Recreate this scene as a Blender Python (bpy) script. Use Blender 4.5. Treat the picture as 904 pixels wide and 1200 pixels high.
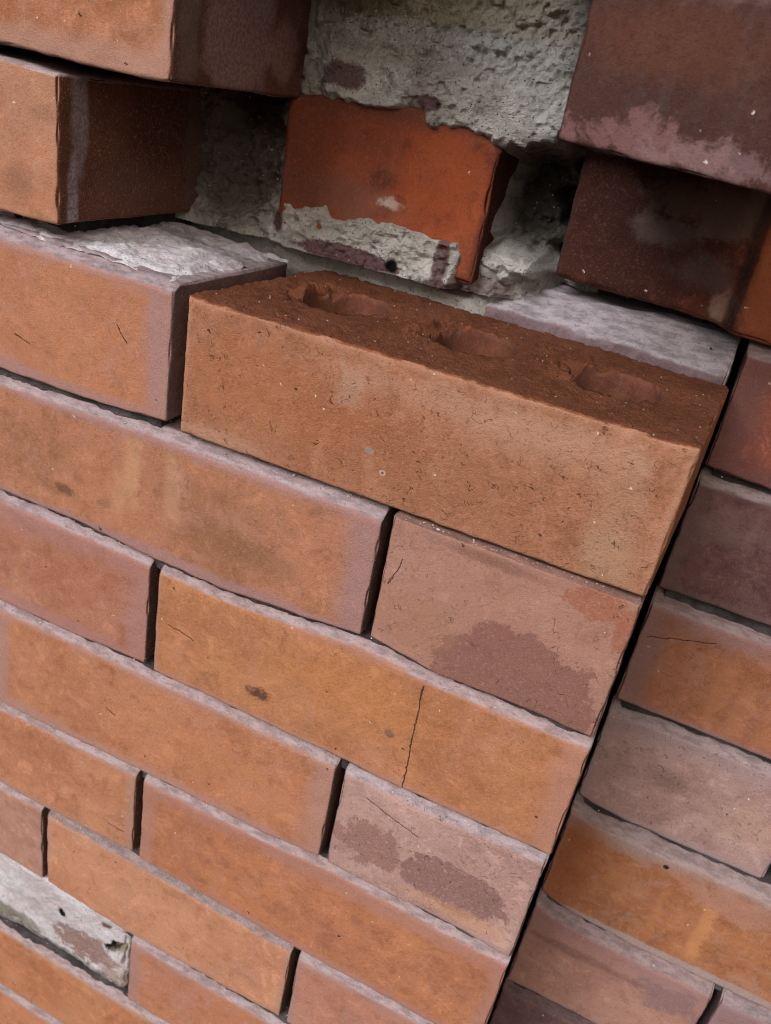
import bpy, math, random
import numpy as np
from mathutils import Matrix, Vector

for o in list(bpy.data.objects):
    bpy.data.objects.remove(o)
scene = bpy.context.scene

# ---------------------------------------------------------------- camera
MM = 0.001                                   # everything below is laid out in millimetres
cam_data = bpy.data.cameras.new('camera')
cam = bpy.data.objects.new('camera', cam_data)
scene.collection.objects.link(cam)
scene.camera = cam
ROWS = ((0.9004276, 0.39939035, 0.17238759),
        (0.32541771, -0.35545795, -0.87621513),
        (-0.28867533, 0.84506627, -0.45003284))
right, down, fwd = (Vector(r) for r in ROWS)
m = Matrix((right, -down, -fwd)).transposed().to_4x4()
m.translation = Vector((205.915, -293.581, 154.518)) * MM
cam.matrix_world = m
cam_data.sensor_fit = 'VERTICAL'
cam_data.sensor_height = 36.0
cam_data.lens = 971.42 / 1200 * 36.0
cam_data.clip_start = 0.01
cam_data.clip_end = 500.0
cam_data.dof.use_dof = True
cam_data.dof.focus_distance = 0.36
cam_data.dof.aperture_fstop = 16.0

# ---------------------------------------------------------------- world, sun, exposure
SUN_ELEV, SUN_AZ = 38.0, -26.0               # azimuth from straight in front of the wall, minus = left
world = bpy.data.worlds.new('World')
scene.world = world
world.use_nodes = True
wn = world.node_tree.nodes
wl = world.node_tree.links
wn.clear()
sky = wn.new('ShaderNodeTexSky')
sky.sky_type = 'NISHITA'
sky.sun_disc = False
sky.sun_elevation = math.radians(SUN_ELEV)
sky.sun_rotation = math.radians(180.0 + SUN_AZ * -1 * -1)
sky.air_density = 1.0
sky.dust_density = 5.0
sky.ozone_density = 1.0
bg = wn.new('ShaderNodeBackground')
bg.inputs['Strength'].default_value = 0.055
wo = wn.new('ShaderNodeOutputWorld')
wl.new(sky.outputs[0], bg.inputs[0])
wl.new(bg.outputs[0], wo.inputs[0])

sd = bpy.data.lights.new('sun', 'SUN')
sd.energy = 2.4
sd.angle = math.radians(30.0)
sd.color = (1.0, 0.975, 0.955)
sun = bpy.data.objects.new('sun', sd)
scene.collection.objects.link(sun)
e, a = math.radians(SUN_ELEV), math.radians(SUN_AZ)
to_sun = Vector((math.sin(a) * math.cos(e), -math.cos(a) * math.cos(e), math.sin(e)))
sun.rotation_euler = to_sun.to_track_quat('Z', 'Y').to_euler()

vs = scene.view_settings
vs.view_transform = 'Standard'
vs.look = 'None'
vs.exposure = 0.36
vs.gamma = 1.0
vs.use_curve_mapping = False
scene.cycles.max_bounces = 5
scene.cycles.use_denoising = True
scene.cycles.denoiser = 'OPENIMAGEDENOISE'
scene.cycles.denoising_input_passes = 'RGB_ALBEDO_NORMAL'
scene.cycles.denoising_prefilter = 'ACCURATE'
scene.cycles.pixel_filter_type = 'BLACKMAN_HARRIS'
scene.cycles.filter_width = 1.1
scene.cycles.diffuse_bounces = 4
scene.cycles.glossy_bounces = 2

# ---------------------------------------------------------------- numpy noise
def _hash(ix, iy, iz, seed):
    h = (ix.astype(np.int64) * 374761393 + iy.astype(np.int64) * 668265263 +
         iz.astype(np.int64) * 2147483647 + seed * 1274126177) & 0xFFFFFFFF
    h = ((h ^ (h >> 13)) * 1274126177) & 0xFFFFFFFF
    h = (h ^ (h >> 16)) & 0xFFFFFFFF
    return h.astype(np.float64) / 0xFFFFFFFF

def vn(P, size, seed=0):
    """smooth value noise in -1..1, cell size in mm"""
    Q = np.asarray(P, float) / size + 1000.37
    I = np.floor(Q)
    F = Q - I
    F = F * F * F * (F * (F * 6 - 15) + 10)
    I = I.astype(np.int64)
    r = 0
    for dx in (0, 1):
        for dy in (0, 1):
            for dz in (0, 1):
                w = ((F[:, 0] if dx else 1 - F[:, 0]) * (F[:, 1] if dy else 1 - F[:, 1]) *
                     (F[:, 2] if dz else 1 - F[:, 2]))
                r = r + w * _hash(I[:, 0] + dx, I[:, 1] + dy, I[:, 2] + dz, seed)
    return r * 2 - 1

def sstep(a, b, x):
    t = np.clip((x - a) / (b - a), 0, 1)
    return t * t * (3 - 2 * t)

def lin(r, g, b):
    f = lambda c: (c / 255 / 12.92) if c / 255 <= 0.04045 else ((c / 255 + 0.055) / 1.055) ** 2.4
    return (f(r), f(g), f(b), 1.0)

# ---------------------------------------------------------------- node helper
class NT:
    def __init__(self, name):
        self.mat = bpy.data.materials.new(name)
        self.mat.use_nodes = True
        self.t = self.mat.node_tree
        self.t.nodes.clear()
    def n(self, kind, **kw):
        nd = self.t.nodes.new(kind)
        for k, v in kw.items():
            setattr(nd, k, v)
        return nd
    def put(self, sock, v):
        if isinstance(v, bpy.types.NodeSocket):
            self.t.links.new(v, sock)
        elif v is not None:
            sock.default_value = v
    def math(self, op, a, b=None, c=None, clamp=False):
        nd = self.n('ShaderNodeMath', operation=op, use_clamp=clamp)
        self.put(nd.inputs[0], a)
        self.put(nd.inputs[1], b)
        self.put(nd.inputs[2], c)
        return nd.outputs[0]
    def ss(self, x, a, b, lo=0.0, hi=1.0):
        nd = self.n('ShaderNodeMapRange', interpolation_type='SMOOTHSTEP')
        self.put(nd.inputs[0], x)
        nd.inputs[1].default_value = a
        nd.inputs[2].default_value = b
        nd.inputs[3].default_value = lo
        nd.inputs[4].default_value = hi
        return nd.outputs[0]
    def lerp(self, x, a, b, lo, hi):
        nd = self.n('ShaderNodeMapRange')
        self.put(nd.inputs[0], x)
        nd.inputs[1].default_value = a
        nd.inputs[2].default_value = b
        nd.inputs[3].default_value = lo
        nd.inputs[4].default_value = hi
        return nd.outputs[0]
    def mix(self, f, a, b, mode='MIX'):
        nd = self.n('ShaderNodeMix', data_type='RGBA', blend_type=mode)
        self.put(nd.inputs[0], f)
        self.put(nd.inputs[6], a)
        self.put(nd.inputs[7], b)
        return nd.outputs[2]
    def noise(self, vec, scale, detail=3.0, rough=0.55, dist=0.0):
        nd = self.n('ShaderNodeTexNoise')
        self.put(nd.inputs['Vector'], vec)
        nd.inputs['Scale'].default_value = scale
        nd.inputs['Detail'].default_value = detail
        nd.inputs['Roughness'].default_value = rough
        nd.inputs['Distortion'].default_value = dist
        return nd.outputs['Fac']
    def voro(self, vec, scale):
        nd = self.n('ShaderNodeTexVoronoi')
        self.put(nd.inputs['Vector'], vec)
        nd.inputs['Scale'].default_value = scale
        return nd.outputs['Distance'], nd.outputs['Color']
    def vmath(self, op, a, b):
        nd = self.n('ShaderNodeVectorMath', operation=op)
        self.put(nd.inputs[0], a)
        self.put(nd.inputs[1], b)
        return nd.outputs[0]
    def xyz(self, v):
        nd = self.n('ShaderNodeSeparateXYZ')
        self.put(nd.inputs[0], v)
        return nd.outputs
    def finish(self, col, height, dist, rough=0.9, spec=0.25, strength=1.0):
        b = self.n('ShaderNodeBsdfPrincipled')
        self.put(b.inputs['Base Color'], col)
        self.put(b.inputs['Roughness'], rough)
        b.inputs['Specular IOR Level'].default_value = spec
        if height is not None:
            bm = self.n('ShaderNodeBump')
            bm.inputs['Strength'].default_value = strength
            bm.inputs['Distance'].default_value = dist
            self.put(bm.inputs['Height'], height)
            self.t.links.new(bm.outputs[0], b.inputs['Normal'])
        o = self.n('ShaderNodeOutputMaterial')
        self.t.links.new(b.outputs[0], o.inputs[0])
        return self.mat

def specks(T, P, scale, size, keep, col, colour):
    d, c = T.voro(P, scale)
    r = T.xyz(c)[0]
    mk = T.math('MULTIPLY', T.ss(d, size * 0.6, size, 1.0, 0.0), T.math('GREATER_THAN', r, 1 - keep))
    return T.mix(mk, col, colour), mk

def ellipse(T, a, b, ca, cb, ra, rb, nz, wob):
    u = T.math('DIVIDE', T.math('SUBTRACT', a, ca), ra)
    v = T.math('DIVIDE', T.math('SUBTRACT', b, cb), rb)
    d = T.math('SQRT', T.math('ADD', T.math('MULTIPLY', u, u), T.math('MULTIPLY', v, v)))
    return T.math('ADD', d, T.math('MULTIPLY', T.math('SUBTRACT', nz, 0.5), wob))

PURPLE = lin(156, 128, 124)
LEDGE = lin(170, 159, 166)
DARKSKIN = lin(80, 46, 38)

def brick_material(name, seed, L, H, base, base2, rim=(5, 5, 5, 6), rimc=PURPLE, rima=0.75,
                   stains=(), streaks=(), crack=None, film=LEDGE, side=lin(64, 50, 48), topa=0.85,
                   white=0.08, tears=0.0, bump=0.00042, grain=1.0, dark=0.25):
    """fired clay: mottled body, greyed kiln rim, mortar film on the bedding faces, stains with their own shape.
    rim = width of the greyed band at left, right, bottom, top of the face, mm."""
    T = NT(name)
    tc = T.n('ShaderNodeTexCoord')
    P = T.vmath('SCALE', tc.outputs['Object'], None)
    P.node.inputs[3].default_value = 1000.0
    x, y, z = T.xyz(P)
    rs = random.Random(seed)
    Q = T.vmath('ADD', P, tuple(rs.uniform(-900, 900) for _ in range(3)))
    geo = T.n('ShaderNodeNewGeometry')
    nx, ny, nz = T.xyz(geo.outputs['Normal'])
    lo = T.noise(Q, 0.022, 2, 0.5)
    md = T.noise(Q, 0.085, 8, 0.74, 0.5)
    fi = T.noise(Q, 0.65, 3, 0.7)
    gr = T.noise(Q, 2.2, 1, 0.6)
    nb = T.noise(T.vmath('ADD', Q, (311.0, 97.0, 41.0)), 0.05, 8, 0.72, 0.7)
    def calm(c):
        c = (c[0] * 1.02, c[1] * 1.045, c[2] * 1.20)
        g = 0.3 * c[0] + 0.5 * c[1] + 0.2 * c[2]
        return tuple(0.88 * k + 0.12 * g for k in c[:3]) + (1,)
    base, base2 = calm(base), calm(base2)
    pinkish = tuple(1.06 * (0.6 * p + 0.4 * q) for p, q in zip(base[:3], rimc[:3])) + (1,)
    col = T.mix(T.ss(T.math('ADD', lo, T.math('MULTIPLY', T.math('SUBTRACT', md, 0.5), 0.6)), 0.34, 0.66), base, base2)
    # cloudy firing: pinker, paler and browner drifts with ragged edges
    col = T.mix(T.ss(nb, 0.50, 0.66, 0, 0.70), col, pinkish)
    col = T.mix(T.ss(nb, 0.47, 0.34, 0, 0.45), col, tuple(min(1, 1.18 * c + 0.02) for c in base[:3]) + (1,))
    col = T.mix(T.ss(md, 0.53, 0.62, 0, 0.45), col, tuple(0.66 * c for c in base2[:3]) + (1,))
    col = T.mix(T.ss(md, 0.45, 0.38, 0, 0.45), col, tuple(min(1, 1.30 * c + 0.02) for c in base[:3]) + (1,))
    # vertical wash marks
    st = T.n('ShaderNodeVectorMath', operation='MULTIPLY')
    T.put(st.inputs[0], Q)
    st.inputs[1].default_value = (1.0, 1.0, 0.12)
    wash = T.noise(st.outputs[0], 0.16, 3, 0.6)
    col = T.mix(T.ss(wash, 0.50, 0.75, 0, 0.30), col, tuple(0.75 * c + 0.06 for c in base[:3]) + (1,))
    for (cx, wd, z0, z1, c, am) in streaks:
        mk = T.math('ABSOLUTE', T.math('SUBTRACT', T.math('ADD', x, T.math('MULTIPLY', T.math('SUBTRACT', md, 0.5), wd * 1.6)), cx))
        mk = T.ss(mk, wd * 0.2, wd * 0.8, 1, 0)
        mk = T.math('MULTIPLY', mk, T.math('MULTIPLY', T.ss(z, z0 - 8, z0 + 8), T.ss(z, z1 - 4, z1 + 4, 1, 0)))
        mk = T.math('MULTIPLY', mk, T.lerp(fi, 0.3, 0.7, am * 0.5, am))
        col = T.mix(mk, col, c)
    # kiln rim
    ds = [T.math('DIVIDE', x, rim[0]), T.math('DIVIDE', T.math('SUBTRACT', L, x), rim[1]),
          T.math('DIVIDE', z, rim[2]), T.math('DIVIDE', T.math('SUBTRACT', H, z), rim[3])]
    d = ds[0]
    for q in ds[1:]:
        nd = T.n('ShaderNodeMath', operation='SMOOTH_MIN')
        T.put(nd.inputs[0], d)
        T.put(nd.inputs[1], q)
        nd.inputs[2].default_value = 0.8
        d = nd.outputs[0]
    d = T.math('ADD', d, T.math('MULTIPLY', T.math('SUBTRACT', md, 0.5), 1.1))
    d = T.math('ADD', d, T.math('MULTIPLY', T.math('SUBTRACT', lo, 0.5), 0.9))
    rm = T.ss(d, 0.45, 1.25, rima, 0.0)
    rc = T.mix(T.ss(fi, 0.35, 0.65), tuple(0.82 * c for c in rimc[:3]) + (1,), tuple(min(1, 1.12 * c) for c in rimc[:3]) + (1,))
    col = T.mix(rm, col, rc)
    for s in stains:
        pl, ca, cb, ra, rb, c, am, soft, wob = s
        a, b = (x, z) if pl == 'xz' else (y, z) if pl == 'yz' else (x, y)
        e_ = ellipse(T, a, b, ca, cb, ra, rb, md, wob)
        e_ = T.math('ADD', e_, T.math('MULTIPLY', T.math('SUBTRACT', nb, 0.5), wob * 1.2))
        mk = T.ss(e_, 1 - soft, 1 + soft, am, 0)
        face = T.math('ABSOLUTE', ny if pl == 'xz' else nx if pl == 'yz' else nz)
        mk = T.math('MULTIPLY', mk, T.ss(face, 0.5, 0.75))
        col = T.mix(mk, col, c)
    # faces that were buried in the wall
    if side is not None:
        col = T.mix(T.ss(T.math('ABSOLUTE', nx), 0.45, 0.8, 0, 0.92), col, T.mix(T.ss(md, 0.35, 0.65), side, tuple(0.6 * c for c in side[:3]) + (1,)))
        for s in stains:
            pl, ca, cb, ra, rb, c, am, soft, wob = s
            if pl != 'yz':
                continue
            e_ = ellipse(T, y, z, ca, cb, ra, rb, md, wob)
            mk = T.math('MULTIPLY', T.ss(e_, 1 - soft, 1 + soft, am, 0), T.ss(T.math('ABSOLUTE', nx), 0.5, 0.75))
            mk = T.math('MULTIPLY', mk, T.lerp(fi, 0.38, 0.58, 0.1, 1.0))
            col = T.mix(mk, col, T.mix(fi, c, tuple(0.6 * k for k in c[:3]) + (1,)))
    # film of lime and grit on the bedding faces
    tn = T.math('ADD', nz, T.math('MULTIPLY', T.math('SUBTRACT', md, 0.5), 0.9))
    sv = T.n('ShaderNodeVectorMath', operation='MULTIPLY')
    T.put(sv.inputs[0], Q)
    sv.inputs[1].default_value = (0.35, 1.0, 1.0)
    fs = T.noise(sv.outputs[0], 0.30, 5, 0.65)
    tcol = T.mix(T.ss(fs, 0.36, 0.62), tuple(0.55 * c for c in film[:3]) + (1,), film)
    tcol = T.mix(T.ss(fi, 0.55, 0.72, 0, 0.4), tcol, tuple(0.4 * c for c in film[:3]) + (1,))
    tcol = T.mix(T.ss(md, 0.54, 0.70, 0, 0.3), tcol, pinkish)
    tcol = T.mix(T.ss(gr, 0.66, 0.76, 0, 0.7), tcol, tuple(min(0.85, 1.5 * c) for c in film[:3]) + (1,))
    col = T.mix(T.ss(tn, 0.25, 0.60, 0, topa), col, tcol)
    # grain, pale and dark inclusions
    col = T.mix(T.ss(gr, 0.55, 0.70, 0, 0.32 * grain), col, tuple(0.45 * c for c in base[:3]) + (1,))
    col = T.mix(T.ss(gr, 0.44, 0.32, 0, 0.25 * grain), col, tuple(min(1, 1.5 * c + 0.03) for c in base[:3]) + (1,))
    wv_ = T.n('ShaderNodeCombineXYZ')
    T.put(wv_.inputs[0], T.math('MULTIPLY', fi, 5.0))
    T.put(wv_.inputs[2], T.math('MULTIPLY', md, 9.0))
    Qd = T.vmath('ADD', Q, wv_.outputs[0])
    col = T.mix(T.ss(fi, 0.55, 0.69, 0, 0.26 * grain), col, tuple(0.5 * c for c in base2[:3]) + (1,))
    col = T.mix(T.ss(fi, 0.45, 0.32, 0, 0.28 * grain), col, tuple(min(1, 1.4 * c + 0.04) for c in base[:3]) + (1,))
    col, wmk = specks(T, Qd, 0.23, 0.10, white * 0.9, col, lin(225, 215, 205))
    col, dmk = specks(T, Qd, 0.09, 0.075, dark * 0.6, col, lin(62, 46, 40))
    h = T.math('ADD', T.math('MULTIPLY', fi, 0.7), T.math('MULTIPLY', gr, 0.5))
    h = T.math('SUBTRACT', h, T.ss(fi, 0.62, 0.70, 0, 0.3))
    if tears > 0:       # short drag tears left by the extruder
        tw = T.noise(Q, 0.17, 2, 0.5, 0.6)
        tk = T.ss(T.math('ABSOLUTE', T.math('SUBTRACT', tw, 0.5)), 0.002, 0.010, 1, 0)
        tk = T.math('MULTIPLY', tk, T.ss(T.noise(Q, 0.21, 2, 0.5), 0.575, 0.63))
        tk = T.math('MULTIPLY', tk, T.ss(T.math('ABSOLUTE', ny), 0.6, 0.8))
        col = T.mix(T.math('MULTIPLY', tk, tears), col, lin(84, 54, 40))
        h = T.math('SUBTRACT', h, T.math('MULTIPLY', tk, 1.2))
    if crack:
        for (pts, wdt) in crack:
            for (p0, p1) in zip(pts[:-1], pts[1:]):
                # distance to the segment, wobbled by noise
                dx_, dz_ = p1[0] - p0[0], p1[1] - p0[1]
                ln = math.hypot(dx_, dz_)
                ux, uz = dx_ / ln, dz_ / ln
                ax = T.math('SUBTRACT', x, p0[0])
                az = T.math('SUBTRACT', z, p0[1])
                al = T.math('ADD', T.math('MULTIPLY', ax, ux), T.math('MULTIPLY', az, uz))
                ac = T.math('ADD', T.math('MULTIPLY', ax, -uz), T.math('MULTIPLY', az, ux))
                ac = T.math('ADD', ac, T.math('MULTIPLY', T.math('SUBTRACT', md, 0.5), 5.0))
                mk = T.ss(T.math('ABSOLUTE', ac), wdt * 0.15, wdt * 0.6, 1, 0)
                mk = T.math('MULTIPLY', mk, T.math('MULTIPLY', T.math('GREATER_THAN', al, -0.2), T.math('LESS_THAN', al, ln + 0.2)))
                mk = T.math('MULTIPLY', mk, T.ss(ny, -0.8, -0.6, 1, 0))
                col = T.mix(T.math('MULTIPLY', mk, 0.85), col, lin(45, 30, 26))
                h = T.math('SUBTRACT', h, T.math('MULTIPLY', mk, 1.5))
    return T.finish(col, h, bump, 0.88, 0.22, 1.0)

def mortar_material(name, seed, base, base2, stains=(), sand=1.0, dirt=0.5, plane='xz', soil=lin(92, 82, 66), bump=0.0012, pit=0.55):
    T = NT(name)
    tc = T.n('ShaderNodeTexCoord')
    P = T.vmath('SCALE', tc.outputs['Object'], None)
    P.node.inputs[3].default_value = 1000.0
    x, y, z = T.xyz(P)
    rs = random.Random(seed)
    Q = T.vmath('ADD', P, tuple(rs.uniform(-900, 900) for _ in range(3)))
    lo = T.noise(Q, 0.035, 4, 0.6)
    md = T.noise(Q, 0.15, 5, 0.65)
    fi = T.noise(Q, 0.8, 4, 0.65)
    gr = T.noise(Q, 2.4, 2, 0.6)
    col = T.mix(T.ss(lo, 0.38, 0.62), base, base2)
    col = T.mix(T.ss(md, 0.48, 0.70, 0, dirt), col, soil)
    col = T.mix(T.ss(fi, 0.52, 0.72, 0, pit), col, tuple(0.5 * c for c in base2[:3]) + (1,))
    for s in stains:
        ca, cb, ra, rb, c, am, soft, wob = s
        e_ = ellipse(T, x, z if plane == 'xz' else y, ca, cb, ra, rb, md, wob)
        col = T.mix(T.ss(e_, 1 - soft, 1 + soft, am, 0), col, T.mix(T.ss(fi, .35, .65), c, tuple(0.65 * k for k in c[:3]) + (1,)))
    col, a1 = specks(T, Q, 0.55, 0.22, 0.30 * sand, col, lin(52, 48, 44))
    col, a2 = specks(T, T.vmath('ADD', Q, (31.0, 77.0, 13.0)), 0.42, 0.20, 0.16 * sand, col, lin(228, 226, 220))
    h = T.math('ADD', T.math('MULTIPLY', fi, 1.0), T.math('MULTIPLY', gr, 0.45))
    h = T.math('ADD', h, T.math('MULTIPLY', a1, 0.4))
    return T.finish(col, h, bump, 0.93, 0.15, 1.0)

# ---------------------------------------------------------------- mesh helpers
def mesh_object(name, V, F, mat, parent=None, origin=(0, 0, 0), smooth=True):
    me = bpy.data.meshes.new(name)
    V = (np.asarray(V, float) - np.asarray(origin, float)) * MM
    me.from_pydata([], [], [])
    F = np.asarray(F, np.int32)
    k = F.shape[1]
    me.vertices.add(len(V))
    me.vertices.foreach_set('co', V.ravel())
    me.loops.add(F.size)
    me.loops.foreach_set('vertex_index', F.ravel())
    me.polygons.add(len(F))
    me.polygons.foreach_set('loop_start', np.arange(0, F.size, k, dtype=np.int32))
    me.polygons.foreach_set('loop_total', np.full(len(F), k, np.int32))
    me.polygons.foreach_set('use_smooth', np.full(len(F), smooth, bool))
    me.update(calc_edges=True)
    me.validate()
    me.materials.append(mat)
    o = bpy.data.objects.new(name, me)
    scene.collection.objects.link(o)
    o.location = tuple(c * MM for c in origin)
    if parent is not None:
        o.parent = parent
        w, q = Vector((0, 0, 0)), parent
        while q is not None:
            w = w + q.location
            q = q.parent
        o.location = Vector(tuple(c * MM for c in origin)) - w
    return o

def thing(name, label, cat, loc=(0, 0, 0)):
    o = bpy.data.objects.new(name, None)
    o.empty_display_size = 0.05
    scene.collection.objects.link(o)
    o.location = tuple(c * MM for c in loc)
    o['label'] = label
    o['category'] = cat
    return o

def lattice(xs, ys, zs):
    """surface of a box lattice: vertices, quads (outward), lattice index of each vertex"""
    nx, ny, nz = len(xs), len(ys), len(zs)
    I, J, K = np.meshgrid(np.arange(nx), np.arange(ny), np.arange(nz), indexing='ij')
    surf = (I == 0) | (I == nx - 1) | (J == 0) | (J == ny - 1) | (K == 0) | (K == nz - 1)
    idx = np.full((nx, ny, nz), -1, np.int64)
    idx[surf] = np.arange(surf.sum())
    V = np.stack([np.asarray(xs)[I[surf]], np.asarray(ys)[J[surf]], np.asarray(zs)[K[surf]]], 1)
    F = []
    def quads(g, flip):
        a, b, c, d = g[:-1, :-1], g[1:, :-1], g[1:, 1:], g[:-1, 1:]
        q = np.stack([a, b, c, d], -1).reshape(-1, 4)
        F.append(q[:, ::-1] if flip else q)
    quads(idx[:, 0, :], False)          # front (-y)
    quads(idx[:, -1, :], True)
    quads(idx[0, :, :], True)           # left
    quads(idx[-1, :, :], False)
    quads(idx[:, :, 0], True)           # bottom
    quads(idx[:, :, -1], False)
    return V, np.concatenate(F), np.stack([I[surf], J[surf], K[surf]], 1)

def spaced(a, b, step, edge):
    n = max(3, int(round((b - a) / step)))
    t = np.linspace(a, b, n + 1)
    fine = np.array([0.0, 0.35, 0.7, 1.1, 1.6, 2.2])[:edge] * 2.0
    mid = t[(t > a + fine[-1] + step * .5) & (t < b - fine[-1] - step * .5)] if edge else t[1:-1]
    return np.concatenate([a + fine, mid, (b - fine)[::-1]]) if edge else t

YS = (0, .7, 1.4, 2.2, 3.2, 4.5, 6, 8, 11, 15, 20, 28, 40, 56, 76, 98)

def brick_mesh(x0, x1, bot, top, depth=97.0, r=1.3, seed=0, rough=1.0, chip=1.0, yfront=None, step=1.9, ys=YS, cham=(4.5, 3.0), pits=()):
    """bot / top: lists of (x, z) along the lower and upper front edge; yfront: list of (x, y) of the face"""
    H = np.mean([q[1] for q in top]) - np.mean([q[1] for q in bot])
    L = x1 - x0
    xs = spaced(0, L, step, 5)
    zs = spaced(0, H, step, 5)
    yy = np.array(ys, float) / ys[-1] * depth if ys[-1] != depth else np.array(ys, float)
    P, F, _ = lattice(xs, yy, zs)
    S = P + np.array([x0, 0, np.mean([q[1] for q in bot])])
    lo = np.array([r, r, r])
    hi = np.array([L - r, depth - r, H - r])
    C = np.clip(P, lo, hi)
    D = P - C
    ln = np.linalg.norm(D, axis=1, keepdims=True)
    N = D / np.maximum(ln, 1e-6)
    P = C + N * r
    edge = 1 - np.abs(N).max(1)
    edge = np.clip(edge / 0.29, 0, 1)
    # distance to the nearest front edge widens the chips a little over the face
    dsp = 0.45 * vn(S, 55, seed) + 0.30 * vn(S, 17, seed + 1) + 0.20 * vn(S, 6, seed + 2) + 0.10 * vn(S, 2.6, seed + 3)
    dsp *= rough
    chip = np.where((N[:, 2] > 0.3) & (N[:, 1] < -0.2), 0.45 * chip, chip)
    dsp -= chip * edge * (0.9 * sstep(0.05, 0.7, vn(S, 9, seed + 4)) + 1.8 * sstep(0.35, 0.8, vn(S, 14, seed + 5)) + 0.25 * np.abs(vn(S, 3, seed + 6)))
    P = P + N * dsp[:, None]
    # worn, sloping upper front arris
    cd, ch = cham
    cw = 1 + 0.30 * vn(S * np.array([1, 0, 0]), 45, seed + 7) + 0.06 * vn(S * np.array([1, 0, 0]), 9, seed + 8)
    sl = np.clip((P[:, 2] - (H - ch * cw)) / (ch * cw), 0, 1.0)
    P[:, 1] += cd * cw * sl * (1 - P[:, 1] / depth)
    # follow the measured outline of this brick
    gx = P[:, 0] + x0
    zb = np.interp(gx, [q[0] for q in bot], [q[1] for q in bot])
    zt = np.interp(gx, [q[0] for q in top], [q[1] for q in top])
    gz = zb + (P[:, 2] / H) * (zt - zb)
    gy = P[:, 1].copy()
    if yfront is not None:
        yf = np.interp(gx, [q[0] for q in yfront], [q[1] for q in yfront])
        gy = gy + yf
    for (px, pz, pr, pd) in pits:
        rr = np.hypot(gx - px, (gz - pz) * 1.15) + 0.35 * pr * vn(S, pr * 0.9, seed + 9)
        gy = gy + pd * sstep(pr, pr * 0.55, rr) * (P[:, 1] < 14)
    V = np.stack([gx, gy, gz], 1)
    return V, F, H

ORANGE, ORANGE2 = lin(176, 112, 72), lin(160, 98, 58)
TAN, TAN2 = lin(172, 118, 84), lin(160, 102, 66)
PINK, PINK2 = lin(164, 116, 94), lin(152, 104, 84)
OCHRE, OCHRE2 = lin(184, 122, 80), lin(170, 106, 68)
UMBER, UMBER2 = lin(84, 50, 42), lin(66, 38, 34)
BURNT = lin(72, 40, 32)
GREYP = lin(148, 122, 120)
PALE = lin(196, 172, 152)

count = [0]
TOPS = []
def brick(parent, x0, x1, bot, top, base, base2, label=None, y0=0.0, depth=97.0, r=1.3, seed=None, cham=None, lift=None, rough=1.0, chip=1.0,
          yfront=None, step=1.9, name='brick', pits=(), **mk):
    count[0] += 1
    seed = count[0] * 17 if seed is None else seed
    if yfront is None:
        yfront = [(x0, y0), (x1, y0)]
    if not isinstance(bot, (list, tuple)):
        bot = [(x0, bot), (x1, bot)]
    if not isinstance(top, (list, tuple)):
        top = [(x0, top), (x1, top)]
    if cham is None:
        cham = (5.2, 3.8) if parent is pier else (10.0, 6.0)
    if lift is None:
        lift = 4.0
    top = [(q[0], q[1] + lift) for q in top]
    if parent is pier:
        x0, x1 = x0 + 0.3, x1 - (0.3 if x1 < 200 else 0)
    TOPS.append((parent, x0, x1, top, yfront, cham))
    V, F, H = brick_mesh(x0, x1, bot, top, depth, r, seed, rough, chip, yfront, step, cham=cham, pits=pits)
    zb = float(np.mean([q[1] for q in bot]))
    mat = brick_material(name + '_clay', seed, x1 - x0, H, base, base2, **mk)
    o = mesh_object(name, V, F, mat, parent, (x0, yfront[0][1], zb))
    if label:
        o['label'] = label
    return o

# ---------------------------------------------------------------- large structure: the two brick skins
pier = thing('brick_pier', 'projecting brick pier of orange bricks with open joints and a gap of missing bricks', 'brick pier', (0, 50, -580))
wall = thing('brick_wall', 'older brick wall set back behind the pier, showing at right and inside the gap', 'brick wall', (0, 150, -560))

J = 6.0
# ---- pier, course by course from the top of the picture
brick(pier, -236, -13, [(-236, 143), (-98, 143), (-43, 141), (-13, 141.5)], 207, ORANGE, ORANGE2, 'brick end with mauve lime crust at the edge of the gap', depth=104, rough=1.6, chip=1.7,
      rim=(8, 6, 11, 8), rimc=lin(171, 134, 121), side=lin(86, 54, 44),
      stains=[('yz', 46, 24, 26, 30, lin(168, 136, 136), 0.95, 0.2, 1.2), ('yz', 10, 30, 7, 40, lin(136, 120, 116), 0.8, 0.4, 1.0),
              ('yz', 82, 18, 13, 12, lin(176, 136, 132), 0.9, 0.3, 1.0), ('yz', 60, 44, 9, 14, lin(160, 156, 166), .6, .5, 1)])
brick(pier, 99, 215.5, 213, 276, PINK, PINK2, step=4)
brick(pier, -196, 30, 213, 276, ORANGE, ORANGE2, step=4)  # unseen brick, added over the gap to darken its left part
brick(pier, 140, 215.5, 216, 276, PINK, PINK2, step=4)
brick(pier, -128, 95, 284, 350, ORANGE, ORANGE2, step=4)  # unseen brick, added higher over the gap to cut its light
brick(pier, 99, 215.5, 284, 350, PINK, PINK2, step=4)
brick(pier, 138.5, 215.5, [(138, 149), (215, 145)], 212, lin(66, 39, 33), lin(78, 46, 37), 'dark burnt brick with mauve worn lower edge', r=1.3, 
      rim=(3, 3, 4, 4), rimc=lin(80, 50, 44), side=lin(60, 36, 30), white=0.16,
      stains=[('xz', 22, 6, 26, 6.5, lin(140, 102, 102), 0.6, 0.35, 4.2), ('xz', 58, 5, 20, 6, lin(140, 114, 116), 0.5, 0.35, 4.2), ('xz', 40, 58, 34, 2.2, lin(132, 112, 110), .6, .5, 6),
              ('xz', 50, 52, 22, 5, lin(128, 104, 104), 0.6, 0.6, 2.4), ('xz', 30, 34, 26, 10, lin(104, 62, 44), .6, .7, 1.2)])
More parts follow.
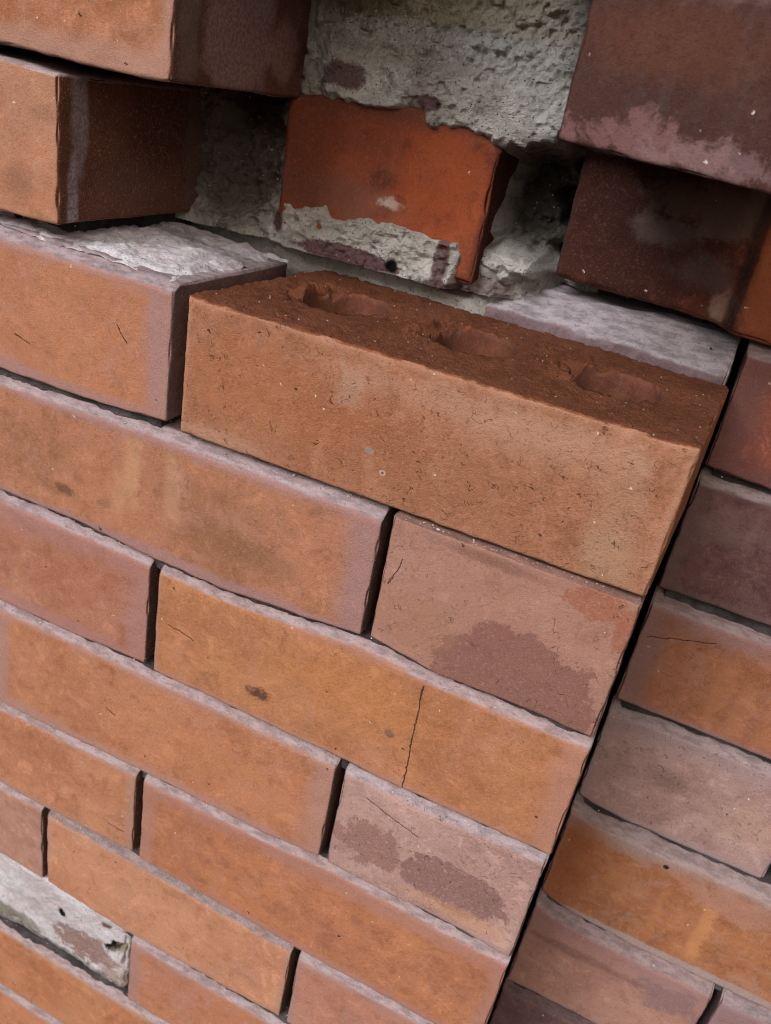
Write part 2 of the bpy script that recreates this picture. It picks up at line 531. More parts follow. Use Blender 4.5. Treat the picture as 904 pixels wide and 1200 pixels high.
brick(pier, -292, -68, [(-292, 75), (-102, 75), (-68, 77)], [(-292, 138), (-98, 137.5), (-68, 135.5)], TAN, lin(182, 118, 78), 'tan brick with white lime streak on its broken end', depth=118, rough=1.7, chip=1.7, cham=(1.5, 1.5), lift=0.5,
      rim=(5, 3, 3, 3), rima=0.4, rimc=lin(173, 132, 112), side=lin(92, 50, 34), r=1.3, 
      stains=[('xz', 202, 14, 9, 8, lin(120, 84, 66), 0.5, 0.6, 1.5), ('yz', 13, 45, 5, 26, lin(168, 158, 166), 0.85, 0.35, 1.6),
              ('yz', 9, 8, 3.5, 20, lin(190, 182, 190), 0.9, 0.35, 1.2), ('yz', 50, 16, 32, 14, lin(112, 82, 76), .6, .5, 2.2), ('yz', 70, 45, 26, 20, lin(60, 36, 28), .7, .5, 1.8), ('yz', 36, 40, 9, 16, lin(120, 78, 56), .5, .5, 2.2), ('yz', 100, 30, 12, 50, lin(112, 100, 90), .7, .4, 2)])
L1 = brick(pier, -232, -6, [(-232, 0), (-52, 0), (-6, 3)], [(-232, 70), (-102, 68), (-49, 67), (-6, 65)], ORANGE, lin(182, 116, 74),
      'brick with mauve rim and lime-crusted top beside the loose brick', lift=0.5, r=1.3, 
      rim=(8, 13, 6, 9), rimc=lin(162, 127, 125), rima=0.85, side=lin(104, 88, 88), topa=1.0, film=lin(160, 148, 156),
      crack=[([(137, 20), (146, 17)], 0.5), ([(196, 40), (202, 33)], 0.5)])
brick(pier, -122, 105.5, [(-122, -68), (-56, -68), (-15, -71), (28, -72.5), (76, -69), (105, -66)], [(-122, -5), (-9, -2.4), (105, -3)],
      lin(174, 112, 74), lin(156, 102, 66), 'long brick with wide mauve right rim and two pale drips', lift=0.6, r=1.3, 
      rim=(6, 15, 5, 8), rimc=lin(158, 123, 121), rima=0.92,
      streaks=[(97, 9, 24, 60, lin(206, 166, 130), 0.5), (121, 8, 24, 58, lin(206, 166, 134), 0.42), (90, 7, 12, 38, lin(198, 156, 122), .4)],
      stains=[('xz', 56, 17, 6, 2.5, lin(84, 58, 46), 0.7, 0.5, 2.6), ('xz', 148, 24, 20, 9, lin(120, 84, 60), 0.45, 0.7, 1.8),
              ('xz', 172, 20, 14, 8, lin(118, 86, 64), 0.4, 0.7, 2.0)])
brick(pier, 109, 214.5, [(109, -65), (144, -70.5), (188, -69), (214, -70)], [(109, -1.6), (214, -1.4)], PINK, lin(170, 118, 94),
      'pinkish half brick with dark damp patch under the loose brick', lift=0.2, cham=(1.5, 1.2), r=1.3, 
      rim=(3, 2.5, 3, 4), rima=0.5, rimc=lin(162, 121, 108), tears=0.25, film=lin(120, 92, 84),
      stains=[('xz', 68, 8, 36, 27, lin(132, 92, 84), 0.92, 0.035, 0.8), ('xz', 90, 60, 12, 7, lin(152, 94, 70), 0.75, 0.06, 1.6),
              ('xz', 103, 50, 4, 8, lin(152, 94, 70), 0.7, 0.08, 1.3), ('xz', 44, 62, 22, 2.5, lin(112, 78, 66), 0.6, 0.5, 1.5),
              ('xz', 20, 20, 18, 12, lin(156, 116, 90), 0.5, 0.6, 1.4)],
      crack=[([(8, 48), (4, 34)], 0.5)])
brick(pier, -238, -10.5, [(-238, -139), (-65, -140.5), (-11, -138)], [(-238, -75), (-56, -74.5), (-11, -77)], lin(172, 112, 80), lin(164, 100, 68),
      'brick shaded mauve around an orange middle', r=1.3, rim=(20, 16, 8, 18), rimc=lin(164, 121, 117), rima=0.75)
brick(pier, -6.5, 215.5, [(-6, -140), (61, -140), (127, -141), (215, -140)], [(-6, -77.5), (28, -79), (76, -75.5), (107, -72.5), (144, -76.5), (215, -76)],
      lin(180, 116, 68), lin(168, 106, 62), 'long ochre brick split by a vertical hairline crack', r=1.3, rim=(3, 12, 4, 6), rimc=lin(171, 127, 114), rima=0.7,
      crack=[([(146, 62), (147, 0)], 0.75), ([(8, 34), (24, 31)], 0.5)],
      stains=[('xz', 64, 17, 6, 3.4, lin(60, 46, 42), 0.9, 0.4, 3.0), ('xz', 135, 28, 2.4, 2.4, lin(96, 80, 74), 0.9, 0.3, 0.8),
              ('xz', 118, 42, 40, 14, lin(190, 126, 76), 0.4, 0.7, 1.2)])
brick(pier, -118, 106.5, [(-118, -217), (-14, -215), (70, -215), (107, -211)], [(-118, -146), (-5, -146), (107, -147)], lin(182, 118, 76), lin(172, 106, 66),
      'orange brick with a mauve right end and a short chip mark', r=1.3, rim=(12, 16, 7, 8), rimc=lin(168, 130, 121), rima=0.85,
      crack=[([(-118 + 200, 34), (-118 + 206, 31)], 0.6)], stains=[('xz', 150, 30, 60, 20, lin(190, 128, 88), .35, .6, 1.2)])
brick(pier, 110.5, 215, [(111, -212), (190, -213), (215, -215)], [(111, -148), (215, -147)], lin(182, 142, 124), lin(170, 128, 112),
      'greyish pink half brick with purple worn patches', r=1.3, rim=(3, 3, 3, 5), rima=0.6, tears=0.3,
      stains=[('xz', 22, 28, 20, 15, lin(140, 102, 94), 0.85, 0.05, 2.0), ('xz', 66, 25, 29, 15, lin(132, 98, 94), 0.92, 0.035, 1.0),
              ('xz', 70, 10, 26, 5, lin(190, 144, 112), 0.6, 0.5, 1.4)],
      crack=[([(14, 57), (44, 48)], 0.5)])
brick(pier, -240, -12.5, [(-240, -286), (-83, -287), (-13, -284)], [(-240, -224), (-116, -223), (-13, -221)], OCHRE, OCHRE2,
      'plain ochre brick ending above a small stub', r=1.3, rim=(5, 6, 4, 6), rima=0.5, crack=[([(208, 16), (220, 15)], 0.5)])
brick(pier, -8.5, 215.5, [(-8, -286), (43, -288), (100, -290), (215, -290)], [(-8, -221.5), (70, -221.5), (110, -218), (215, -221)], lin(180, 112, 66), lin(166, 102, 66),
      'orange brick with mauve upper left corner low on the pier', r=1.3, rim=(12, 8, 5, 14), rimc=lin(166, 123, 114), rima=0.75)
brick(pier, -195, -84, -356, [(-195, -293), (-84, -292)], lin(178, 128, 102), lin(166, 116, 90), 'short pinkish brick at the left edge', r=1.3, rim=(4, 4, 4, 4), rima=0.4)
brick(pier, -81, 101.5, [(-81, -356), (-15, -361), (101, -358)], [(-81, -294), (-9, -293), (43, -295.5), (101, -297)], lin(192, 132, 92), lin(182, 118, 78),
      'pale ochre brick above the lime-white broken brick', film=lin(138, 134, 140), r=1.3, rim=(3, 4, 3, 5), rima=0.45)
brick(pier, 105.5, 215.5, -358, [(105, -297), (215, -297)], lin(180, 120, 92), lin(170, 110, 80), 'pinkish orange half brick at the bottom edge', r=1.3, rim=(4, 4, 4, 10), rima=0.7)
spall = brick(pier, -240, -15, [(-240, -434), (-15, -430)], [(-240, -360), (-83, -358.5), (-15, -363.5)], lin(222, 214, 214), lin(206, 190, 188), 'broken brick face smeared with white lime', r=5.0,
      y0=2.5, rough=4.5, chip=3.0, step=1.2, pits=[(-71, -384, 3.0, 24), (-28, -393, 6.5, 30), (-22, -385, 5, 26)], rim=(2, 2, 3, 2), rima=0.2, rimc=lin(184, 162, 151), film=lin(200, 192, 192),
      stains=[('xz', 185, 28, 30, 15, lin(176, 138, 128), 0.75, 0.3, 2.6), ('xz', 215, 40, 16, 6, lin(212, 190, 176), .6, .5, 1.5), ('xz', 140, 40, 22, 7, lin(178, 168, 172), 0.5, 0.5, 2.5),
              ('xz', 130, 12, 40, 7, lin(150, 138, 112), 0.6, 0.6, 2), ('xz', 207, 57, 4, 3, lin(126, 88, 80), .9, .3, 1.5)])
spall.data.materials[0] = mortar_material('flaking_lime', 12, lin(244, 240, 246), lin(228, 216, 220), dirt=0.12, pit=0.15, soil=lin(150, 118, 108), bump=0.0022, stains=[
    (190, 26, 26, 14, lin(176, 136, 124), 0.85, 0.2, 2.4), (150, 36, 26, 6, lin(188, 172, 176), 0.4, 0.4, 3.0), (120, 14, 30, 6, lin(128, 120, 92), 0.75, 0.4, 2.2), (215, 12, 14, 10, lin(190, 158, 142), .7, .3, 2),
    (207, 62, 4, 3, lin(120, 84, 78), .9, .3, 1.5), (218, 46, 4, 5, lin(168, 146, 92), .8, .4, 1.5), (211, 38, 6.5, 5, lin(34, 31, 28), 1.0, .25, 1.2), (214, 45, 3, 6, lin(34, 31, 28), 1.0, .25, 1.0), (169, 47, 3.4, 2.6, lin(34, 31, 28), 1.0, .25, 1.0), (150, 5, 90, 4, lin(96, 92, 76), .7, .5, 2)])  # near-black spots paint the shade inside the pits
brick(pier, -11.5, 211, -430, [(-11, -368), (43, -370), (211, -366)], lin(176, 114, 82), lin(180, 112, 68), 'orange brick with mauve left end at the bottom edge', r=1.3, rim=(10, 5, 5, 9), rima=0.65)
brick(pier, -164, 60, -507, [(-164, -441), (60, -438)], lin(184, 118, 72), lin(170, 102, 58), 'orange brick under the lime-white broken brick', r=1.3, rim=(3, 4, 4, 8), rima=0.5, rimc=lin(151, 140, 130))
brick(pier, -240, -40, -580, -517, lin(186, 118, 74), lin(170, 106, 64), 'lowest orange brick in the bottom left corner', r=1.3)
brick(pier, -36, 180, -580, -514, ORANGE, ORANGE2, r=1.3, step=4)
brick(pier, 64, 215, -507, -437, ORANGE, ORANGE2, r=1.3, step=4)

# ---- set-back wall; YW is its face
YW = 102.5
GB = lin(150, 136, 138)
brick(wall, -20, 217.5, 27, [(-20, 80), (119, 80), (218, 81)], lin(118, 94, 92), lin(100, 78, 78), 'lilac-grey ledge brick just behind the loose brick', yfront=[(-20, 117), (119, 110), (218, 104)], lift=1.0, cham=(15, 13), r=2.2, chip=1.6, rough=2.6,
      rim=(2, 2, 2, 3), rimc=lin(151, 134, 145), film=lin(172, 163, 170), topa=1.0, dark=0.4,
      stains=[('xy', 178, 8, 24, 4, lin(92, 70, 70), .8, .3, 2.4), ('xy', 150, 14, 20, 5, lin(206, 206, 206), .8, .3, 2.4), ('xy', 205, 14, 14, 5, lin(120, 98, 98), .7, .3, 2.4)])
brick(wall, 126, 344, [(126, 88), (203, 86), (212, 84), (344, 82)], 148, lin(112, 56, 36), lin(92, 46, 32), 'brick half dark from pier cover and painted-in shade, half clean orange', y0=YW,
      yfront=[(126, 117), (190, 113), (206, 108), (213, 101), (344, YW)], r=4.0, rough=1.8, rim=(4, 4, 4, 4), rima=0.3, rimc=lin(104, 58, 42),
      stains=[('xz', 28, 30, 40, 44, lin(48, 26, 21), 0.8, 0.4, 2.2), ('xz', 46, 34, 13, 6, lin(126, 112, 108), 0.5, 0.6, 2.6), ('xz', 68, 22, 12, 6, lin(112, 98, 94), 0.45, 0.6, 2.0),  # first dark patch paints the overhang's shade onto the once covered half
              ('xz', 66, 48, 34, 9, lin(112, 92, 84), 0.75, 0.35, 2.2), ('xz', 140, 30, 58, 50, lin(148, 84, 54), 0.97, 0.06, 0.35), ('xz', 79, 8, 5, 6, lin(170, 140, 128), .8, .4, 2)])
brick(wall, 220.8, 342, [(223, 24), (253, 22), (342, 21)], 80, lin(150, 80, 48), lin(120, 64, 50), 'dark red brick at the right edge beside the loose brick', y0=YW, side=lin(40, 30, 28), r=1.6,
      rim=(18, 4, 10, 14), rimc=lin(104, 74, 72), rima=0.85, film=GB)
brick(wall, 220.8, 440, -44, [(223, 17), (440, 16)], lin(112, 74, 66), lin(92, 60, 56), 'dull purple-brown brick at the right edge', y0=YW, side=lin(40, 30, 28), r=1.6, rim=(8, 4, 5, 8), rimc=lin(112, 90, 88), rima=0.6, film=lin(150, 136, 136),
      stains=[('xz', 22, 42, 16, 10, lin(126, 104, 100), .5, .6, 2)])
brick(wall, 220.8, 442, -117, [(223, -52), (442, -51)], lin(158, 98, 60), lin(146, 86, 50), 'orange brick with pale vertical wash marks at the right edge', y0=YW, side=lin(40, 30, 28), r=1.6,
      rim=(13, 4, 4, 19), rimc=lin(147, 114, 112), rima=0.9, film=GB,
      streaks=[(48, 9, 8, 44, lin(190, 132, 88), .32), (60, 8, 4, 40, lin(190, 132, 92), .32), (76, 10, 4, 42, lin(190, 132, 92), .32)],
      crack=[([(4, 44), (36, 54)], 0.5)])
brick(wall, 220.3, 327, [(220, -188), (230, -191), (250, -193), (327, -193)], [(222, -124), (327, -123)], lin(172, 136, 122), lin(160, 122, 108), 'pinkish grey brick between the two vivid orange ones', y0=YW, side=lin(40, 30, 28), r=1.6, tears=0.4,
      rim=(5, 3, 4, 16), rimc=lin(156, 134, 134), rima=0.85, film=GB,
      stains=[('xz', 44, 36, 10, 6, lin(108, 84, 76), .5, .6, 2.5), ('xz', 90, 30, 22, 12, lin(176, 142, 124), .5, .6, 1.5)])
brick(wall, 331.5, 440, -193, -122, PINK, PINK2, y0=YW, r=2.2, step=3, film=GB)
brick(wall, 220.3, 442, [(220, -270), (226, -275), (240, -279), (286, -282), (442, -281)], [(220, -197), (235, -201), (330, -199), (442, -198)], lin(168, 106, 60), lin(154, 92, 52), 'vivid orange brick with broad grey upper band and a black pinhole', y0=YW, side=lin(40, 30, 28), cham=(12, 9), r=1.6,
      rim=(2.5, 4, 3, 21), rimc=lin(162, 145, 143), rima=0.95, film=GB,
      streaks=[(92, 7, 6, 52, lin(206, 146, 100), .7), (66, 5, 6, 50, lin(196, 134, 86), .35)],
      stains=[('xz', 60, 65, 1.7, 1.5, lin(12, 10, 10), 1.0, 0.2, 0.1), ('xz', 105, 58, 24, 9, lin(168, 124, 108), .8, .4, 2), ('xz', 10, 40, 16, 40, lin(150, 86, 52), .6, .6, 1)])
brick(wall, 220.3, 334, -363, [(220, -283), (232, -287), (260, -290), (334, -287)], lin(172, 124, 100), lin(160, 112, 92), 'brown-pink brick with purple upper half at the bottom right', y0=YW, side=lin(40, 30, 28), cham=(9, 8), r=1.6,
      rim=(3, 3, 4, 26), rimc=lin(151, 117, 117), rima=0.8, film=GB,
      stains=[('xz', 92, 52, 18, 12, lin(128, 100, 104), .8, .3, 2.4), ('xz', 40, 52, 40, 3.5, lin(112, 80, 78), .6, .5, 2)])
brick(wall, 338.5, 445, -363, [(338, -288), (445, -288)], lin(140, 108, 104), PINK2, 'purple-grey brick in the bottom right corner', y0=YW, cham=(9, 8), r=2.2, rim=(5, 5, 5, 24), rimc=lin(145, 121, 125), film=GB)
brick(wall, 220.3, 440, -436, -371, lin(112, 80, 76), lin(100, 70, 64), 'dark purple brick low in the corner by the pier', y0=YW, side=lin(40, 30, 28), r=1.6, film=lin(110, 92, 92), rimc=lin(104, 80, 82))
brick(wall, 220.3, 440, -508, -443, ORANGE, ORANGE2, y0=YW, side=lin(40, 30, 28), r=1.6, film=GB, step=4)
# header of the set-back wall, seen in the gap
brick(wall, -19, 91.5, [(-19, 82), (40, 78), (93, 77)], [(-19, 143), (20, 150), (60, 150), (80, 147), (91, 140)], lin(138, 64, 30), lin(120, 54, 26), 'rusty orange brick end inside the gap, ringed by pale mortar', y0=101, lift=0, cham=(3, 3), depth=60, r=2.2, rough=1.9, chip=3.0,
      rim=(3, 3, 3, 5), rima=0.6, rimc=lin(92, 50, 38), film=lin(110, 66, 54), white=0.12, side=lin(64, 36, 26),  # dark side colour paints in the shade at the header's right side
      stains=[('xz', 34, 24, 42, 9, lin(116, 76, 62), 0.75, 0.35, 2.0), ('xz', 57, 36, 8, 6, lin(56, 40, 34), 0.75, 0.5, 3.0), ('xz', 62, 26, 6, 3, lin(188, 180, 172), 0.8, 0.4, 2.6), ('xz', 84, 40, 26, 26, lin(160, 76, 34), .5, .5, 2), ('xz', 12, 40, 16, 26, lin(92, 50, 34), .55, .5, 2.4), ('xz', 44, 52, 22, 8, lin(104, 54, 36), .5, .4, 3),
              ('xz', 30, 66, 50, 7, lin(96, 54, 42), 0.7, 0.5, 2.0)])

# ---------------------------------------------------------------- mortar bodies
def box_faces(V, F, b):
    x0, x1, y0, y1, z0, z1 = b
    s = len(V)
    V += [(x0, y0, z0), (x1, y0, z0), (x1, y1, z0), (x0, y1, z0), (x0, y0, z1), (x1, y0, z1), (x1, y1, z1), (x0, y1, z1)]
    F += [(s, s + 3, s + 2, s + 1), (s + 4, s + 5, s + 6, s + 7), (s, s + 1, s + 5, s + 4), (s + 1, s + 2, s + 6, s + 5), (s + 2, s + 3, s + 7, s + 6), (s + 3, s, s + 4, s + 7)]

core_mat = mortar_material('bedding_mortar', 3, lin(70, 65, 64), lin(54, 50, 48), dirt=0.6)
V, F = [], []
for b in ((-236, 209, 46, 90, -574, -6), (-230, -14, 46, 92, -6.01, 62), (-288, -78, 22, 112, 61.9, 128), (-230, -24, 26, 92, 146, 200)):
    box_faces(V, F, b)
mesh_object('joint_mortar', V, F, core_mat, pier, smooth=False)
V, F = [], []
for b in ((-300, 440, 150, 210, -560, 230), (228, 436, 126, 150.5, -502, 74)):
    box_faces(V, F, b)
mesh_object('joint_mortar', V, F, core_mat, wall, smooth=False)

def bed(parent, x0, x1, z0, z1, yf, seed, mat):
    """weathered grey mortar left in one bed joint, its face slightly ragged"""
    xs = np.linspace(x0, x1, int((x1 - x0) / 1.5))
    zs = np.linspace(z0, z1, 7)
    P, F, IJK = lattice(xs, np.array([0.0, 40.0]), zs)
    S = P.copy()
    fr = IJK[:, 1] == 0
    P[:, 1] += yf + fr * (0.9 * vn(S, 16, seed) + 0.8 * vn(S, 5, seed + 1) + 0.4 * vn(S, 2, seed + 2))
    return mesh_object('bed_mortar', P, F, mat, parent, smooth=False)

bed_mat = mortar_material('bed_mortar', 9, lin(96, 90, 92), lin(66, 61, 62), dirt=0.4, soil=lin(46, 42, 42), sand=0.5)
for i_, (x0_, x1_, zc) in enumerate(((-225, -12, -2.5), (-225, 213, -73), (-225, 213, -144), (-225, 213, -218), (-225, 213, -290), (-82, 213, -364), (-225, 180, -436), (-160, 180, -512))):
    bed(pier, x0_, x1_, zc - 6, zc + 6, 4.4, 300 + 7 * i_, bed_mat)
for i_, (zc, yf_) in enumerate(((20.5, 5.5), (-48, 5.5), (-120, 5.5), (-198, 7.0), (-284.5, 6.5), (-367, 6.0), (-439, 6.0))):
    bed(wall, 226, 436, zc - 7, zc + 7, YW + yf_, 400 + 7 * i_, bed_mat)

def grid_mesh(xs, zs, fn):
    X, Z = np.meshgrid(xs, zs, indexing='ij')
    x, z = X.ravel(), Z.ravel()
    y = fn(x, z)
    n, k = len(xs), len(zs)
    g = np.arange(n * k).reshape(n, k)
    F = np.stack([g[:-1, :-1], g[1:, :-1], g[1:, 1:], g[:-1, 1:]], -1).reshape(-1, 4)
    return np.stack([x, y, z], 1), F

def back_mortar(x, z):
    P = np.stack([x, 0 * x, z], 1)
    wob = 5 * vn(P, 14, 5) + 2.5 * vn(P, 6, 6)
    xx, zz = x + wob, z + 5 * vn(P, 13, 8) + 2 * vn(P, 5, 9)
    y = np.full_like(x, 109.0)
    # rough pocket left of the orange header
    y += 9 * sstep(-20, -30, xx) * sstep(-62, -50, xx) * sstep(80, 96, zz) * sstep(150, 138, zz)
    y -= 7 * sstep(-52, -66, xx + 4 * vn(P, 9, 10))
    # thick lip of mortar over the header, then the flat face above it
    y -= 12 * sstep(141, 148, zz + 0.05 * (x - 40)) * sstep(-14, 4, xx)
    y += 6 * sstep(163, 168, zz + 0.10 * (x - 60)) * sstep(-10, 6, xx)
    # dark hollow between header and the half-dark brick
    h = sstep(86, 97, xx) * sstep(136, 126, xx) * sstep(94, 102, zz) * sstep(143, 133, zz)
    y += 28 * h
    # mortar smeared over the foot of the header, and the bed spreading forward below it
    y -= 10.5 * sstep(98, 92, zz - 0.06 * (x - 20)) * sstep(-26, -10, xx) * sstep(86, 80, xx)
    y -= 3.0 * sstep(96, 86, zz) * sstep(84, 100, xx)
    y -= 8.0 * sstep(92, 70, z) * sstep(-10, -50, x)
    d = 1.6 * vn(P, 20, 11) + 1.5 * vn(P, 8, 12) + 1.3 * vn(P, 3.5, 13) + 1.0 * vn(P, 1.8, 14) - 2.2 * sstep(.35, .6, vn(P, 6, 15)) + 1.5 * sstep(.4, .6, vn(P, 4, 16))
    d *= 1 + 0.9 * sstep(-10, -30, x)
    y = y + d
    y = np.where(z < 72, np.maximum(y, np.interp(x, [0, 215], [115.5, 106])), y)
    # the half-dark brick stands clear of the mortar
    y += 34 * sstep(116, 127, x + 6 * vn(P, 9, 17)) * sstep(152, 147, z) + 10 * sstep(96, 112, xx) * sstep(86, 78, zz)
    return np.maximum(y, 97)

WHITE, GREYM = lin(222, 219, 214), lin(188, 183, 176)
LILAC = lin(120, 86, 92)
bm_mat = mortar_material('lime_mortar', 7, WHITE, GREYM, bump=0.0022, stains=[
    (44, 196, 70, 24, lin(196, 184, 156), 0.8, 0.5, 1.4), (12, 186, 20, 20, lin(112, 104, 78), 0.85, 0.6, 1.6), (34, 214, 30, 10, lin(120, 106, 76), .6, .6, 2), (72, 204, 7, 5, lin(72, 66, 50), 0.9, 0.5, 1.6),
    (10, 156, 12, 6, LILAC, 0.9, 0.2, 1.6), (54, 151, 7, 3.2, LILAC, 0.9, 0.2, 1.5), (127, 196, 8, 34, lin(88, 52, 46), 0.95, 0.15, 0.8),
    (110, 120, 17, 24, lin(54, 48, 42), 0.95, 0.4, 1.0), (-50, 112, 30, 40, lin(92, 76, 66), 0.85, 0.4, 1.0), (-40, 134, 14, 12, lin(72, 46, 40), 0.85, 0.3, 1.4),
    (-18, 84, 4, 6, lin(104, 64, 56), 0.9, 0.3, 1.2), (25, 76, 28, 5.0, LILAC, 0.95, 0.12, 1.0), (75, 86, 4, 12, LILAC, 0.9, 0.2, 0.9), (78, 72, 14, 4, lin(96, 66, 70), 0.9, 0.25, 1.4), (60, 176, 60, 7, lin(226, 226, 226), .7, .4, 2.4), (20, 205, 40, 16, lin(132, 124, 96), .5, .5, 3),
    (50, 77, 3.2, 3.6, lin(20, 18, 18), 1.0, 0.3, 0.8), (100, 78, 12, 5, lin(116, 80, 76), 0.6, 0.4, 2.0)], dirt=0.45)
V, F = grid_mesh(np.arange(-120, 146.1, 0.8), np.arange(52, 226, 0.8), back_mortar)
mesh_object('lime_mortar', V, F, bm_mat, wall, smooth=False)

# thin lime crust lying on bedding faces
def crust(parent, x0, x1, y0, y1, zf, thick, seed, mat, bare=0.0, step=1.2):
    xs, ys = np.arange(x0, x1, step), np.arange(y0, y1, step)
    X, Y = np.meshgrid(xs, ys, indexing='ij')
    x, y = X.ravel(), Y.ravel()
    P = np.stack([x, y, 0 * x], 1)
    e = np.minimum.reduce([x - x0, x1 - x, y - y0, y1 - y])
    t = 0.55 * vn(P, 22, seed) + 0.45 * vn(P, 9, seed + 1) + 0.35 * vn(P, 4, seed + 2) + 0.2 * vn(P, 2.2, seed + 3)
    z = zf(x) + thick * (t - bare) - 2.5 * sstep(9, 0, e + 5 * vn(P, 8, seed + 4))
    n, k = len(xs), len(ys)
    g = np.arange(n * k).reshape(n, k)
    F = np.stack([g[:-1, :-1], g[1:, :-1], g[1:, 1:], g[:-1, 1:]], -1).reshape(-1, 4)
    return mesh_object('lime_crust', np.stack([x, y, z], 1), F, mat, parent, smooth=False)

crust_mat = mortar_material('lime_crust', 21, lin(232, 229, 236), lin(196, 186, 194), stains=[(-30, 70, 40, 14, lin(130, 112, 118), .6, .6, 2)], dirt=0.25, sand=0.6, plane='xy')
crust(L1, -128, -8, 4, 104, lambda x: np.interp(x, [-232, -102, -49, -6], [70, 68, 67, 65]) + 2.2, 3.0, 61, crust_mat, -0.12)

# ---------------------------------------------------------------- the loose three-hole brick
def loose_brick():
    L, D, H = 214.5, 100.0, 63.6
    xs = np.linspace(0, L, 216)
    ys = np.linspace(0, D, 100)
    zs = np.linspace(0, H, 64)
    P, F, IJK = lattice(xs, ys, zs)
    nx, ny, nz = len(xs), len(ys), len(zs)
    S = P.copy()
    r = 1.8
    lo, hi = np.array([r] * 3), np.array([L - r, D - r, H - r])
    C = np.clip(P, lo, hi)
    Dv = P - C
    N = Dv / np.maximum(np.linalg.norm(Dv, axis=1, keepdims=True), 1e-6)
    P = C + N * r
    edge = np.clip((1 - np.abs(N).max(1)) / 0.29, 0, 1)
    topm = (IJK[:, 2] == nz - 1)
    botm = (IJK[:, 2] == 0)
    frm = (IJK[:, 1] == 0)
    dsp = 0.35 * vn(S, 60, 201) + 0.22 * vn(S, 18, 202) + 0.12 * vn(S, 6, 203) + 0.07 * vn(S, 2.5, 204)
    dsp -= edge * (0.5 * sstep(0, .7, vn(S, 7, 205)) + 1.3 * sstep(.35, .8, vn(S, 12, 206)) + 0.5 * np.abs(vn(S, 3, 207)))
    # cut face on top: gritty
    dsp += topm * (0.35 * vn(S, 8, 211) + 0.5 * vn(S, 3.2, 212) + 0.55 * vn(S, 1.7, 213) - 0.9 * sstep(.45, .8, vn(S, 3.0, 214)))
    # low scars where the front lip has torn
    dsp -= frm * 0.7 * sstep(50, 62, S[:, 2] + 4 * vn(S, 15, 220)) * sstep(.1, .5, vn(S * np.array([1, 1, .4]), 22, 221))
    holes = [(44, 51, 19, 20.5), (109.5, 49, 18.5, 20.5), (172.5, 49.5, 19, 21)]
    drop = np.zeros(len(P), bool)
    rim_of = []
    for hi_, (cx, cy, ra, rb) in enumerate(holes):
        u, v = (S[:, 0] - cx) / ra, (S[:, 1] - cy) / rb
        rho = np.hypot(u, v)
        an = np.arctan2(v, u)
        lim = 1 + 0.03 * np.sin(2 * an + hi_) + 0.012 * np.sin(7 * an + 2 * hi_)
        tear = sstep(0.45, 0.9, np.cos(an - 2.95)) * sstep(2.0, 1.25, rho)
        dsp -= topm * tear * (1.0 + 3.0 * vn(S, 5, 230 + hi_) + 2.6 * vn(S, 2.4, 240 + hi_))
        dsp -= topm * 0.35 * sstep(1.15, 1.0, rho) * (0.6 + 0.6 * vn(S, 4, 250))
        inside = (topm | botm) & (rho < lim)
        drop |= inside
        near = (topm | botm) & (rho >= lim) & (rho < lim + 0.13)
        rim_of.append((near, cx, cy, lim / np.maximum(rho, 1e-3)))
    P = P + N * dsp[:, None]
    keep = ~drop[F].any(1)
    Fk = F[keep]
    # walls of the holes: boundary edges of the top face joined down to the bottom face
    idx = {}
    for n_, (i, j, k) in enumerate(IJK):
        if k == nz - 1 or k == 0:
            idx[(i, j, k)] = n_
    tf = Fk[(IJK[Fk][:, :, 2] == nz - 1).all(1)]
    ec = {}
    for q in tf:
        for a, b in ((q[0], q[1]), (q[1], q[2]), (q[2], q[3]), (q[3], q[0])):
            ec[(a, b)] = 1
    bnd = [(a, b) for (a, b) in ec if (b, a) not in ec and
           not (IJK[a][0] in (0, nx - 1) and IJK[b][0] in (0, nx - 1)) and not (IJK[a][1] in (0, ny - 1) and IJK[b][1] in (0, ny - 1))]
    onb = np.zeros(len(P), bool)
    for a, b in bnd:
        for q in (a, b):
            onb[q] = True
            i, j, _ = IJK[q]
            onb[idx[(i, j, 0)]] = True
    for near, cx, cy, k in rim_of:          # settle the ragged edge of each hole onto its rim
        mm = near & onb
        P[mm, 0] = cx + (S[mm, 0] - cx) * k[mm]
        P[mm, 1] = cy + (S[mm, 1] - cy) * k[mm]
    V = [tuple(q) for q in P]
    W = []
    col = {}
    KZ = 24
    def column(a):
        if a in col:
            return col[a]
        i, j, _ = IJK[a]
        b = idx[(i, j, 0)]
        ids = [a]
        pa, pb = P[a], P[b]
        for s in range(1, KZ):
            t = s / KZ
            q = pa * (1 - t) + pb * t
            ids.append(len(V))
            V.append(tuple(q))
        ids.append(b)
        col[a] = ids
        return ids
    for a, b in bnd:
        ca, cb = column(a), column(b)
        for s in range(KZ):
            W.append((cb[s], ca[s], ca[s + 1], cb[s + 1]))
    V = np.array(V)
    # small in-plane roughness on the hole walls
    base = len(P)
    wv = V[base:]
    V[base:] += np.stack([0.35 * vn(wv, 6, 260), 0.35 * vn(wv, 6, 261), 0 * wv[:, 0]], 1)
    F2 = np.concatenate([Fk, np.array(W)])
    # real outline: right end leans a touch, drop unused vertices
    used = np.unique(F2)
    re = np.full(len(V), -1)
    re[used] = np.arange(len(used))
    V = V[used]
    F2 = re[F2]
    # hand-cut: deeper at its left end, back face slipped to the right
    V[:, 1] *= 1 + 0.13 * (1 - V[:, 0] / L)
    V[:, 0] += 5.0 * np.clip(V[:, 1], 0, None) / D
